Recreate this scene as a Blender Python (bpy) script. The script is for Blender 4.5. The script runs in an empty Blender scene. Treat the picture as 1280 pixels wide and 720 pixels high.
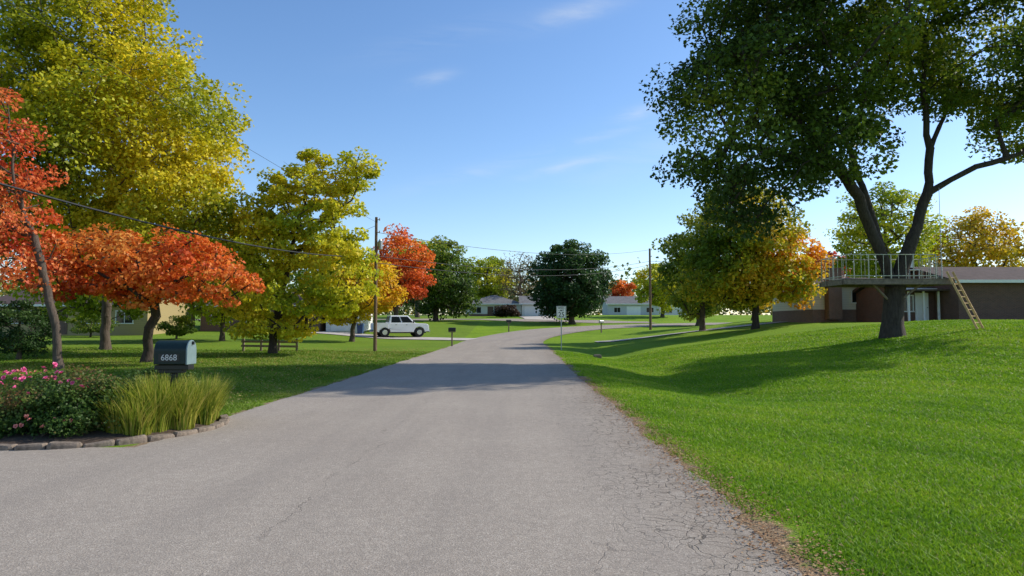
import bpy, math, numpy as np
from mathutils import Vector, Matrix
scene=bpy.context.scene
scene.view_settings.view_transform='Standard'
scene.view_settings.look='None'
scene.view_settings.exposure=0
COL=scene.collection

# ------------------------------------------------------------------ terrain
def sm(t):
    t=np.clip(t,0,1); return t*t*(3-2*t)
_ky=[-100,52,60,70,78,90,100,120,150,220,700]
_kz=[0,0,0.08,0.48,0.9,1.35,1.7,2.5,3.1,3.8,4.5]
_ty=np.arange(-120,720,1.0); _tz=np.interp(_ty,_ky,_kz)
_k=np.hanning(13); _k/=_k.sum(); _tz=np.convolve(np.pad(_tz,6,mode='edge'),_k,mode='valid')
CX,CY,RR=44.115,55.0,45.0
def sdist(x,y):
    x=np.asarray(x,float); y=np.asarray(y,float)
    xc=-1.6+0.013*y
    a=np.minimum(x-xc,100-y)
    r=np.hypot(x-CX,y-CY)
    return np.where((x<CX)&(y>CY),RR-r,a)
def T(x,y):
    x=np.asarray(x,float); y=np.asarray(y,float)
    s=sdist(x,y)
    z=np.interp(y,_ty,_tz)
    z=z+1.75*sm((s-6)/20)*sm((y-8)/20)
    z=z-0.45*np.exp(-((s-7.0)/1.8)**2)*sm((y-11)/10)*(1-sm((y-42)/14))
    z=z+0.5*sm((-s-7)/16)*sm((y-25)/35)
    z=z+0.05*np.sin(x*0.5+1.3)*np.sin(y*0.37)*sm((np.abs(s)-5)/5)
    return z
def Tz(x,y): return float(T(x,y))

# ------------------------------------------------------------------ materials
def newmat(name):
    m=bpy.data.materials.new(name); m.use_nodes=True
    nt=m.node_tree; b=nt.nodes['Principled BSDF']; return m,nt,b
def N(nt,t,**kw):
    n=nt.nodes.new(t)
    for k,v in kw.items(): setattr(n,k,v)
    return n
def L(nt,a,b): nt.links.new(a,b)
def noise(nt,vec,scale,detail=4,rough=0.6,dist=0):
    n=N(nt,'ShaderNodeTexNoise'); n.inputs['Scale'].default_value=scale; n.inputs['Detail'].default_value=detail
    n.inputs['Roughness'].default_value=rough; n.inputs['Distortion'].default_value=dist
    if vec is not None: L(nt,vec,n.inputs['Vector'])
    return n.outputs['Fac']
def ramp(nt,fac,stops):
    r=N(nt,'ShaderNodeValToRGB'); L(nt,fac,r.inputs['Fac'])
    e=r.color_ramp.elements
    while len(e)<len(stops): e.new(0.5)
    for el,(p,c) in zip(e,stops):
        el.position=p; el.color=(c[0],c[1],c[2],1) if hasattr(c,'__len__') else (c,c,c,1)
    return r.outputs['Color']
def mix(nt,fac,a,b,mode='MIX'):
    n=N(nt,'ShaderNodeMix',data_type='RGBA',blend_type=mode)
    fi=n.inputs[0]; ai=n.inputs[6]; bi=n.inputs[7]
    if hasattr(fac,'links'): L(nt,fac,fi)
    else: fi.default_value=fac
    if hasattr(a,'links'): L(nt,a,ai)
    else: ai.default_value=(*a,1)
    if hasattr(b,'links'): L(nt,b,bi)
    else: bi.default_value=(*b,1)
    return n.outputs[2]
def math_(nt,op,a,b=0.0,c=None,clamp=False):
    n=N(nt,'ShaderNodeMath',operation=op); n.use_clamp=clamp
    for i,v in enumerate([a,b]+([c] if c is not None else [])):
        if hasattr(v,'links'): L(nt,v,n.inputs[i])
        else: n.inputs[i].default_value=v
    return n.outputs[0]
def bump(nt,h,b,strength=0.5,dist=0.02):
    n=N(nt,'ShaderNodeBump'); n.inputs['Strength'].default_value=strength; n.inputs['Distance'].default_value=dist
    L(nt,h,n.inputs['Height']); L(nt,n.outputs['Normal'],b.inputs['Normal'])
def pos(nt): return N(nt,'ShaderNodeNewGeometry').outputs['Position']
def simple(name,col,rough=0.6,var=0.25,scale=6,metal=0,bmp=0.2,spec=0.5):
    m,nt,b=newmat(name)
    tc=N(nt,'ShaderNodeTexCoord').outputs['Object']
    f=noise(nt,tc,scale,5)
    c=ramp(nt,f,[(0.3,[v*(1-var) for v in col]),(0.7,[min(1,v*(1+var)) for v in col])])
    L(nt,c,b.inputs['Base Color']); b.inputs['Roughness'].default_value=rough
    b.inputs['Metallic'].default_value=metal; b.inputs['Specular IOR Level'].default_value=spec
    if bmp>0: bump(nt,noise(nt,tc,scale*6,4),b,bmp,0.01)
    return m
def leafmat(name,trans=0.4,rough=0.5):
    m,nt,b=newmat(name)
    a=N(nt,'ShaderNodeAttribute',attribute_name='Col')
    L(nt,a.outputs['Color'],b.inputs['Base Color']); b.inputs['Roughness'].default_value=rough
    b.inputs['Specular IOR Level'].default_value=0.25
    tr=N(nt,'ShaderNodeBsdfTranslucent'); L(nt,a.outputs['Color'],tr.inputs['Color'])
    mx=N(nt,'ShaderNodeMixShader'); mx.inputs[0].default_value=trans
    L(nt,b.outputs[0],mx.inputs[1]); L(nt,tr.outputs[0],mx.inputs[2])
    L(nt,mx.outputs[0],nt.nodes['Material Output'].inputs['Surface'])
    return m
def barkmat(name,c1,c2):
    m,nt,b=newmat(name)
    tc=N(nt,'ShaderNodeTexCoord').outputs['Object']
    mp=N(nt,'ShaderNodeMapping'); mp.inputs['Scale'].default_value=(1,1,0.22); L(nt,tc,mp.inputs['Vector'])
    f=noise(nt,mp.outputs[0],14,6,0.7,0.4)
    g=noise(nt,tc,2,3)
    c=ramp(nt,f,[(0.3,c1),(0.7,c2)])
    c=mix(nt,math_(nt,'MULTIPLY',g,0.5),c,[v*0.6 for v in c2])
    L(nt,c,b.inputs['Base Color']); b.inputs['Roughness'].default_value=0.9; b.inputs['Specular IOR Level'].default_value=0.2
    bump(nt,f,b,0.9,0.05)
    return m
M_leaf=leafmat('leaf_material',0.43)
M_blade=leafmat('blade_material',0.4,0.6)
M_litter=leafmat('litter_material',0.1,0.8)
M_bark=barkmat('bark_grey_brown',(0.045,0.034,0.026),(0.17,0.13,0.10))
M_barkd=barkmat('bark_dark',(0.024,0.019,0.015),(0.10,0.078,0.06))

def brickmat(name,c1,c2,mortar):
    m,nt,b=newmat(name)
    g=N(nt,'ShaderNodeNewGeometry'); sp=N(nt,'ShaderNodeSeparateXYZ'); L(nt,g.outputs['Position'],sp.inputs[0])
    cb=N(nt,'ShaderNodeCombineXYZ'); L(nt,math_(nt,'ADD',sp.outputs[0],sp.outputs[1]),cb.inputs[0]); L(nt,sp.outputs[2],cb.inputs[1])
    br=N(nt,'ShaderNodeTexBrick'); L(nt,cb.outputs[0],br.inputs['Vector']); br.inputs['Scale'].default_value=1
    br.inputs['Brick Width'].default_value=0.22; br.inputs['Row Height'].default_value=0.075; br.inputs['Mortar Size'].default_value=0.008
    br.inputs['Color1'].default_value=(*c1,1); br.inputs['Color2'].default_value=(*c2,1); br.inputs['Mortar'].default_value=(*mortar,1)
    c=mix(nt,math_(nt,'MULTIPLY',noise(nt,g.outputs['Position'],0.9,4),0.6),br.outputs['Color'],[v*0.6 for v in c1])
    L(nt,c,b.inputs['Base Color']); b.inputs['Roughness'].default_value=0.9
    return m
def sidingmat(name,col):
    m,nt,b=newmat(name)
    g=pos(nt); sp=N(nt,'ShaderNodeSeparateXYZ'); L(nt,g,sp.inputs[0])
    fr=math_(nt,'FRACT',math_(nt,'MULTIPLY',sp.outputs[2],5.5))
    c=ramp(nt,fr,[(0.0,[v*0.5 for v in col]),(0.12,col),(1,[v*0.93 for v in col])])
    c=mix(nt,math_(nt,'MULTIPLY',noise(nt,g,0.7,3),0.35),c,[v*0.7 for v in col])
    L(nt,c,b.inputs['Base Color']); b.inputs['Roughness'].default_value=0.6
    bump(nt,fr,b,0.5,0.02)
    return m
def shinglemat(name,col):
    m,nt,b=newmat(name)
    g=pos(nt)
    v=N(nt,'ShaderNodeTexVoronoi'); v.inputs['Scale'].default_value=4; L(nt,g,v.inputs['Vector'])
    f=math_(nt,'ADD',math_(nt,'MULTIPLY',v.outputs['Distance'],0.5),math_(nt,'MULTIPLY',noise(nt,g,1.2,5),0.8))
    c=ramp(nt,f,[(0.3,[a*0.7 for a in col]),(0.9,[a*1.3 for a in col])])
    L(nt,c,b.inputs['Base Color']); b.inputs['Roughness'].default_value=0.95; b.inputs['Specular IOR Level'].default_value=0.2
    return m
M_brick=brickmat('dark_brick',(0.17,0.08,0.055),(0.11,0.056,0.042),(0.19,0.16,0.14))
M_brick2=brickmat('brown_brick',(0.24,0.13,0.09),(0.17,0.095,0.065),(0.28,0.24,0.2))
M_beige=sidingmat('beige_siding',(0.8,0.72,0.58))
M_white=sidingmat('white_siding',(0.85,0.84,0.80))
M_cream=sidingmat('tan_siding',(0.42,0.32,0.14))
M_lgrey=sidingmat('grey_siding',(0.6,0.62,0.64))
M_roofb=shinglemat('brown_shingles',(0.085,0.06,0.052))
M_roofg=shinglemat('grey_shingles',(0.16,0.155,0.15))
M_trim=simple('white_trim',(0.8,0.8,0.78),0.5,0.06,3,0,0.05)
M_glass,_nt,_b=newmat('window_glass'); _b.inputs['Base Color'].default_value=(0.015,0.018,0.02,1); _b.inputs['Roughness'].default_value=0.12
M_door=simple('brown_door',(0.12,0.06,0.04),0.5)
M_gdoor=simple('white_door_paint',(0.88,0.87,0.84),0.5,0.04,2,0,0.05)
M_wood=simple('weathered_wood',(0.20,0.15,0.105),0.85,0.35,9,0,0.6)
M_polewood=barkmat('pole_wood',(0.12,0.07,0.045),(0.27,0.18,0.12))
M_wood_l=simple('ladder_wood',(0.6,0.38,0.16),0.8,0.25,9,0,0.4)
M_metal=simple('galvanised_metal',(0.42,0.42,0.42),0.45,0.15,8,0.8,0.1)
M_rail=simple('rail_paint',(0.55,0.52,0.40),0.6,0.25,8,0.1,0.2)
M_wire=simple('wire_rubber',(0.012,0.012,0.012),0.6,0.1,4,0,0)
M_black=simple('black_plastic',(0.012,0.012,0.012),0.45,0.1,4,0,0)
M_tyre=simple('tyre_rubber',(0.015,0.015,0.016),0.85,0.2,20,0,0.2)
M_concrete=simple('concrete',(0.46,0.41,0.35),0.9,0.15,1.5,0,0.3)
M_tpaint,_nt,_b=newmat('white_car_paint'); _b.inputs['Base Color'].default_value=(0.9,0.9,0.9,1); _b.inputs['Roughness'].default_value=0.3; _b.inputs['Coat Weight'].default_value=0.5
M_chrome=simple('chrome',(0.6,0.6,0.62),0.2,0.05,2,1,0)
M_red=simple('red_lens',(0.35,0.01,0.01),0.25,0.1,2,0,0)
M_lens=simple('clear_lens',(0.6,0.62,0.65),0.12,0.05,2,0,0)
M_mbox,_nt,_b=newmat('mailbox_green_paint')
_f=noise(_nt,N(_nt,'ShaderNodeTexCoord').outputs['Object'],25,4)
L(_nt,ramp(_nt,_f,[(0.3,(0.004,0.014,0.014)),(0.75,(0.009,0.026,0.025))]),_b.inputs['Base Color']); _b.inputs['Roughness'].default_value=0.42; _b.inputs['Specular IOR Level'].default_value=0.35
M_mdoor=simple('mailbox_door_painted_sunlight',(0.17,0.24,0.24),0.4,0.1,10,0,0.05)  # door colour lightened to paint in the sun falling on that end
M_num=simple('white_vinyl',(0.6,0.6,0.58),0.5,0.05,8,0,0)
M_stone=simple('edging_stone_material',(0.20,0.155,0.115),0.95,0.5,12,0,0.9)

def ground_mat():
    m,nt,b=newmat('lawn_ground')
    P=pos(nt); sp=N(nt,'ShaderNodeSeparateXYZ'); L(nt,P,sp.inputs[0])
    n1=noise(nt,P,0.30,5,0.6); n2=noise(nt,P,4,5,0.7); n3=noise(nt,P,50,3,0.7)
    c=ramp(nt,n1,[(0.3,(0.13,0.245,0.010)),(0.55,(0.185,0.31,0.013)),(0.75,(0.245,0.35,0.02))])
    c=mix(nt,ramp(nt,n2,[(0.4,0.0),(0.75,0.5)]),c,(0.27,0.33,0.035))
    c=mix(nt,ramp(nt,n3,[(0.35,0.5),(0.6,0.0)]),c,(0.05,0.11,0.007))
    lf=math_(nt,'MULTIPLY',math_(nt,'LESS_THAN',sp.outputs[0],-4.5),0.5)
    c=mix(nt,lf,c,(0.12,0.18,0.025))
    lat=math_(nt,'SUBTRACT',sp.outputs[0],math_(nt,'MULTIPLY',sp.outputs[1],0.013))
    wob=math_(nt,'MULTIPLY',math_(nt,'SUBTRACT',noise(nt,P,1.6,6,0.7),0.5),1.1)
    dr=math_(nt,'ABSOLUTE',math_(nt,'ADD',math_(nt,'SUBTRACT',lat,1.8),wob))
    dl=math_(nt,'ABSOLUTE',math_(nt,'ADD',math_(nt,'ADD',lat,5.0),wob))
    near=math_(nt,'LESS_THAN',sp.outputs[1],54.0)
    d=math_(nt,'MULTIPLY',math_(nt,'SUBTRACT',1.0,math_(nt,'MULTIPLY',math_(nt,'MINIMUM',dr,math_(nt,'MULTIPLY',dl,1.6)),2.4),clamp=True),near)
    dirt=ramp(nt,noise(nt,P,45,4,0.7),[(0.3,(0.10,0.07,0.04)),(0.5,(0.27,0.19,0.115)),(0.7,(0.44,0.34,0.23))])
    c=mix(nt,ramp(nt,d,[(0.3,0.0),(0.65,1.0)]),c,dirt)
    L(nt,c,b.inputs['Base Color']); b.inputs['Roughness'].default_value=0.95; b.inputs['Specular IOR Level'].default_value=0.1
    h=math_(nt,'ADD',math_(nt,'MULTIPLY',n2,0.6),n3)
    bump(nt,h,b,0.6,0.04)
    return m
def road_mat():
    m,nt,b=newmat('aged_asphalt')
    P=pos(nt)
    uv=N(nt,'ShaderNodeUVMap'); sp=N(nt,'ShaderNodeSeparateXYZ'); L(nt,uv.outputs[0],sp.inputs[0])
    u=sp.outputs[0]
    big=noise(nt,P,0.5,5,0.6); fine=noise(nt,P,120,3,0.8); med=noise(nt,P,9,5,0.7)
    c=ramp(nt,big,[(0.3,(0.325,0.27,0.215)),(0.7,(0.405,0.342,0.272))])
    v=N(nt,'ShaderNodeTexVoronoi'); v.inputs['Scale'].default_value=80; L(nt,P,v.inputs['Vector'])
    c=mix(nt,ramp(nt,v.outputs['Color'],[(0.2,0.0),(0.6,0.2),(0.92,0.75)]),c,(0.58,0.51,0.42))
    c=mix(nt,ramp(nt,fine,[(0.35,0.8),(0.55,0.0)]),c,(0.12,0.105,0.09))
    c=mix(nt,ramp(nt,med,[(0.35,0.30),(0.6,0.0)]),c,(0.20,0.175,0.145))
    mp=N(nt,'ShaderNodeMapping'); mp.inputs['Scale'].default_value=(1.1,0.06,1); L(nt,uv.outputs[0],mp.inputs['Vector'])
    tr=noise(nt,mp.outputs[0],1.3,4,0.6)
    c=mix(nt,ramp(nt,tr,[(0.45,0.0),(0.7,0.35)]),c,(0.22,0.19,0.16))
    dv=N(nt,'ShaderNodeVectorMath',operation='MULTIPLY_ADD')
    nn=N(nt,'ShaderNodeTexNoise'); nn.inputs['Scale'].default_value=2.6; nn.inputs['Detail'].default_value=7; L(nt,P,nn.inputs['Vector'])
    L(nt,nn.outputs['Color'],dv.inputs[0]); dv.inputs[1].default_value=(0.5,0.5,0.0); L(nt,P,dv.inputs[2])
    def crack(scale,w):
        vv=N(nt,'ShaderNodeTexVoronoi',feature='DISTANCE_TO_EDGE'); vv.inputs['Scale'].default_value=scale; L(nt,dv.outputs[0],vv.inputs['Vector'])
        return math_(nt,'SUBTRACT',1.0,math_(nt,'MULTIPLY',vv.outputs['Distance'],1.0/w),clamp=True)
    edge=math_(nt,'MULTIPLY',math_(nt,'SUBTRACT',u,2.0),1.1,clamp=True)
    m1=math_(nt,'MULTIPLY',crack(8.0,0.045),math_(nt,'MULTIPLY',edge,ramp(nt,noise(nt,P,0.8,4),[(0.36,0.1),(0.52,0.95)])))
    edge2=math_(nt,'MULTIPLY',math_(nt,'SUBTRACT',u,1.3),0.8,clamp=True)
    m2=math_(nt,'MULTIPLY',crack(2.4,0.016),math_(nt,'MULTIPLY',edge2,ramp(nt,noise(nt,P,0.6,3),[(0.46,0.0),(0.56,0.6)])))
    wob=math_(nt,'MULTIPLY',math_(nt,'SUBTRACT',noise(nt,P,0.8,7,0.75),0.5),0.8)
    seam=math_(nt,'SUBTRACT',1.0,math_(nt,'MULTIPLY',math_(nt,'ABSOLUTE',math_(nt,'ADD',math_(nt,'ADD',u,0.35),wob)),130.0),clamp=True)
    seam=math_(nt,'MULTIPLY',seam,ramp(nt,noise(nt,P,1.1,2),[(0.42,0.0),(0.55,0.55)]))
    ck=math_(nt,'MAXIMUM',math_(nt,'MAXIMUM',m1,m2),seam)
    gr=math_(nt,'MULTIPLY',math_(nt,'MULTIPLY',math_(nt,'SUBTRACT',u,2.6),1.1,clamp=True),ramp(nt,noise(nt,P,3,5,0.75),[(0.40,0.0),(0.6,0.8)]))
    c=mix(nt,gr,c,(0.21,0.165,0.12))
    c=mix(nt,math_(nt,'MULTIPLY',ck,0.8),c,(0.05,0.04,0.03))
    L(nt,c,b.inputs['Base Color']); b.inputs['Roughness'].default_value=0.9; b.inputs['Specular IOR Level'].default_value=0.2
    h=math_(nt,'SUBTRACT',math_(nt,'MULTIPLY',math_(nt,'ADD',fine,v.outputs['Distance']),0.3),ck)
    bump(nt,h,b,0.7,0.012)
    return m
M_ground=ground_mat(); M_road=road_mat()
M_mulch=simple('mulch',(0.07,0.045,0.028),0.95,0.6,30,0,1.0)

# ------------------------------------------------------------------ mesh helpers
def mkobj(name,me,mat=None,parent=None,loc=(0,0,0),rot=None,**props):
    o=bpy.data.objects.new(name,me); COL.objects.link(o)
    if mat is not None and me is not None: me.materials.append(mat)
    o.location=loc
    if rot is not None: o.rotation_euler=rot
    if parent is not None: o.parent=parent
    for k,v in props.items(): o[k]=v
    return o
def npmesh(name,V,F,smooth=False,cols=None):
    V=np.asarray(V,np.float32); F=np.asarray(F,np.int32); k=F.shape[1]
    me=bpy.data.meshes.new(name); me.vertices.add(len(V)); me.vertices.foreach_set('co',V.ravel())
    me.loops.add(F.size); me.loops.foreach_set('vertex_index',F.ravel())
    me.polygons.add(len(F)); me.polygons.foreach_set('loop_start',np.arange(0,F.size,k,dtype=np.int32))
    me.polygons.foreach_set('loop_total',np.full(len(F),k,np.int32))
    if smooth: me.polygons.foreach_set('use_smooth',np.ones(len(F),bool))
    me.update(calc_edges=True); me.validate()
    if cols is not None:
        a=me.attributes.new('Col','FLOAT_COLOR','POINT')
        c=np.ones((len(V),4),np.float32); c[:,:3]=cols; a.data.foreach_set('color',c.ravel())
    return me
class MB:
    def __init__(s): s.v=[]; s.f=[]
    def box(s,c,d,rot=None):
        i=len(s.v)
        for a in (-.5,.5):
            for b in (-.5,.5):
                for e in (-.5,.5):
                    p=Vector((a*d[0],b*d[1],e*d[2]))
                    if rot is not None: p=rot@p
                    s.v.append(tuple(p+Vector(c)))
        s.f+= [tuple(i+k for k in q) for q in [(0,1,3,2),(4,6,7,5),(0,4,5,1),(2,3,7,6),(0,2,6,4),(1,5,7,3)]]
        return s
    def beam(s,p0,p1,w,h):
        p0=Vector(p0);p1=Vector(p1); d=p1-p0
        q=d.to_track_quat('X','Z').to_matrix()
        return s.box((p0+p1)/2,(d.length,w,h),q)
    def cyl(s,p0,p1,r0,r1=None,n=12,cap=True):
        if r1 is None: r1=r0
        p0=Vector(p0);p1=Vector(p1); d=(p1-p0).normalized()
        a=d.orthogonal().normalized(); b=d.cross(a); i=len(s.v)
        for p,r in((p0,r0),(p1,r1)):
            for k in range(n):
                t=2*math.pi*k/n; s.v.append(tuple(p+a*math.cos(t)*r+b*math.sin(t)*r))
        for k in range(n): s.f.append((i+k,i+(k+1)%n,i+n+(k+1)%n,i+n+k))
        if cap: s.f.append(tuple(i+n-1-k for k in range(n))); s.f.append(tuple(i+n+k for k in range(n)))
        return s
    def poly_extrude(s,pts,axis,a,b):
        i=len(s.v); n=len(pts)
        for e in (a,b):
            for p in pts:
                s.v.append((p[0],e,p[1]) if axis=='y' else (e,p[0],p[1]))
        s.f.append(tuple(range(i,i+n))); s.f.append(tuple(range(i+2*n-1,i+n-1,-1)))
        for k in range(n): s.f.append((i+k,i+n+k,i+n+(k+1)%n,i+(k+1)%n))
        return s
    def face(s,pts):
        i=len(s.v); s.v+= [tuple(p) for p in pts]; s.f.append(tuple(range(i,i+len(pts)))); return s
    def build(s,name,mat,parent=None,loc=(0,0,0),rot=None,smooth=False,bevel=0,**props):
        me=bpy.data.meshes.new(name); me.from_pydata(s.v,[],s.f); me.update()
        import bmesh
        bm=bmesh.new(); bm.from_mesh(me); bmesh.ops.recalc_face_normals(bm,faces=bm.faces); bm.to_mesh(me); bm.free()
        if smooth:
            me.polygons.foreach_set('use_smooth',np.ones(len(me.polygons),bool))
        o=mkobj(name,me,mat,parent,loc,rot,**props)
        if bevel>0:
            md=o.modifiers.new('bevel','BEVEL'); md.width=bevel; md.segments=2; md.limit_method='ANGLE'
        return o
def empty(name,loc,label,cat,rot=None,group=None):
    o=bpy.data.objects.new(name,None); COL.objects.link(o); o.location=loc; o.empty_display_size=0.3
    if rot is not None: o.rotation_euler=rot
    o['label']=label; o['category']=cat
    if group: o['group']=group
    return o

# ------------------------------------------------------------------ ground & roads
xs=np.concatenate([np.arange(-520,-60,20),np.arange(-60,-20,1),np.arange(-20,30,0.33),np.arange(30,70,1),np.arange(70,540,20)])
ys=np.concatenate([np.arange(-80,-5,5),np.arange(-5,60,0.5),np.arange(60,130,1),np.arange(130,720,15)])
X,Y=np.meshgrid(xs,ys); Z=T(X,Y)
nx,ny=len(xs),len(ys)
V=np.stack([X.ravel(),Y.ravel(),Z.ravel()],1)
ii=np.arange(ny-1)[:,None]*nx+np.arange(nx-1)[None,:]; ii=ii.ravel()
F=np.stack([ii,ii+1,ii+nx+1,ii+nx],1)
mkobj('ground',npmesh('ground',V,F,True),M_ground,kind='structure')

def strip(name,mat,cl,half_l,half_r,off,ragged=0.0,sub=12):
    cl=np.array(cl,float); d=np.gradient(cl,axis=0); d/=np.linalg.norm(d,axis=1)[:,None]
    nrm=np.stack([d[:,1],-d[:,0]],1)
    n=len(cl); rr=np.random.default_rng(3)
    def rag():
        k=np.convolve(rr.normal(0,1,n+8),np.ones(3)/3,mode='same')[:n]+0.6*rr.normal(0,1,n)
        lo=np.convolve(rr.normal(0,1,n+40),np.ones(25)/5,mode='same')[:n]
        return ragged*(k+1.2*lo)
    l=half_l+rag(); r=half_r+rag()
    ts=np.linspace(0,1,sub+1)
    lat=-l[:,None]+(l+r)[:,None]*ts[None,:]
    P=cl[:,None,:]+nrm[:,None,:]*lat[:,:,None]
    z=T(P[...,0],P[...,1])+off+0.00035*np.clip(P[...,1],0,200)
    V=np.concatenate([P,z[...,None]],2).reshape(-1,3)
    m=sub+1; ii=(np.arange(n-1)[:,None]*m+np.arange(sub)[None,:]).ravel()
    F=np.stack([ii,ii+1,ii+m+1,ii+m],1)
    me=npmesh(name,V,F,True)
    L_=np.concatenate([[0],np.cumsum(np.linalg.norm(np.diff(cl,axis=0),axis=1))])
    uv=np.stack([lat.ravel(),np.repeat(L_,m)],1)
    ul=me.uv_layers.new(name='UVMap')
    idx=np.empty(len(me.loops),np.int32); me.loops.foreach_get('vertex_index',idx)
    ul.data.foreach_set('uv',uv[idx].astype(np.float32).ravel())
    return mkobj(name,me,mat,kind='structure')
cl=[(-1.6+0.013*y,y) for y in np.arange(-40,12,0.12)]+[(-1.6+0.013*y,y) for y in np.arange(12,55,0.5)]
cl+=[(CX-RR*math.cos(t),CY+RR*math.sin(t)) for t in np.linspace(0,math.pi/2,70)[1:]]
cl+=[(CX+d,100.0) for d in np.arange(3,180,3)]
strip('road',M_road,cl,3.42,3.42,0.012,0.035)
strip('driveway',M_road,[(x,7.1-0.01*x) for x in np.arange(-22,-4.6,0.3)],1.75,1.55,0.005,0.01)
strip('driveway',M_concrete,[(x,62.0+0.28*(-x-3.5)) for x in np.arange(-19,-3.2,0.5)],1.7,1.7,0.03)
strip('side_road',M_road,[(x,101.5+0.06*x) for x in np.arange(-70,22,1.0)],2.6,2.6,0.02)
strip('driveway',M_concrete,[(4.5-0.06*(y-104),y) for y in np.arange(103,117,1.0)],2.6,2.6,0.05)
strip('driveway',M_concrete,[(x,57.6+(x-30)*0.02) for x in np.arange(7,26,0.5)],1.0,1.0,0.03)

# ------------------------------------------------------------------ leaves
def rand_unit(r,n):
    v=r.normal(0,1,(n,3)); return v/np.linalg.norm(v,axis=1)[:,None]
def leafquads(r,P,size,bias=None):
    n=len(P)
    nrm=rand_unit(r,n)
    nrm[:,2]=np.abs(nrm[:,2])+0.15
    if bias is not None: nrm=nrm+bias
    nrm/=np.linalg.norm(nrm,axis=1)[:,None]
    t=rand_unit(r,n); u=np.cross(nrm,t); u/=np.linalg.norm(u,axis=1)[:,None]+1e-9; w=np.cross(nrm,u)
    s=(size*r.uniform(0.65,1.35,n))[:,None]
    a=P-u*s*0.5; b=P+w*s*0.36+nrm*s*0.1; c=P+u*s*0.5-nrm*s*0.06; d=P-w*s*0.36+nrm*s*0.1
    V=np.stack([a,b,c,d],1).reshape(-1,3); F=np.arange(4*n).reshape(-1,4)
    return V,F
def palcol(pal,t):
    pal=np.array(pal,float); k=len(pal)-1; t=np.clip(t,0,0.9999)*k; i=t.astype(int); f=(t-i)[:,None]
    return pal[i]*(1-f)+pal[np.minimum(i+1,k)]*f
def ell_sample(r,ells,n,inner=0.4):
    E=np.array(ells,float); w=(E[:,3]*E[:,4]*E[:,5])**0.8; w/=w.sum()
    k=r.choice(len(E),n,p=w); d=rand_unit(r,n); q=inner+(1-inner)*r.uniform(0,1,n)**0.6
    return E[k,:3]+d*E[k,3:6]*q[:,None], d
def tubes(nodes,par,rad,nside):
    idx=np.array([i for i in range(len(nodes)) if par[i]>=0])
    P1=nodes[idx]; P0=nodes[par[idx]]; r1=rad[idx]; r0=np.minimum(rad[par[idx]],r1*1.35)
    d=P1-P0; ln=np.linalg.norm(d,axis=1)[:,None]; d=d/(ln+1e-9)
    P0=P0-d*np.minimum(r0[:,None]*0.4,ln*0.3)
    up=np.tile([0.0,1.0,0.12],(len(idx),1)); a=np.cross(d,up); a/=np.linalg.norm(a,axis=1)[:,None]+1e-9; b=np.cross(d,a)
    th=np.arange(nside)*2*np.pi/nside
    ring=lambda P,r:P[:,None,:]+(a[:,None,:]*np.cos(th)[None,:,None]+b[:,None,:]*np.sin(th)[None,:,None])*r[:,None,None]
    V=np.concatenate([ring(P0,r0),ring(P1,r1)],1).reshape(-1,3)
    base=(np.arange(len(idx))*2*nside)[:,None]; k=np.arange(nside)[None,:]; k2=(k+1)%nside
    F=np.stack([base+k,base+k2,base+nside+k2,base+nside+k],2).reshape(-1,4)
    return V,F
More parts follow.
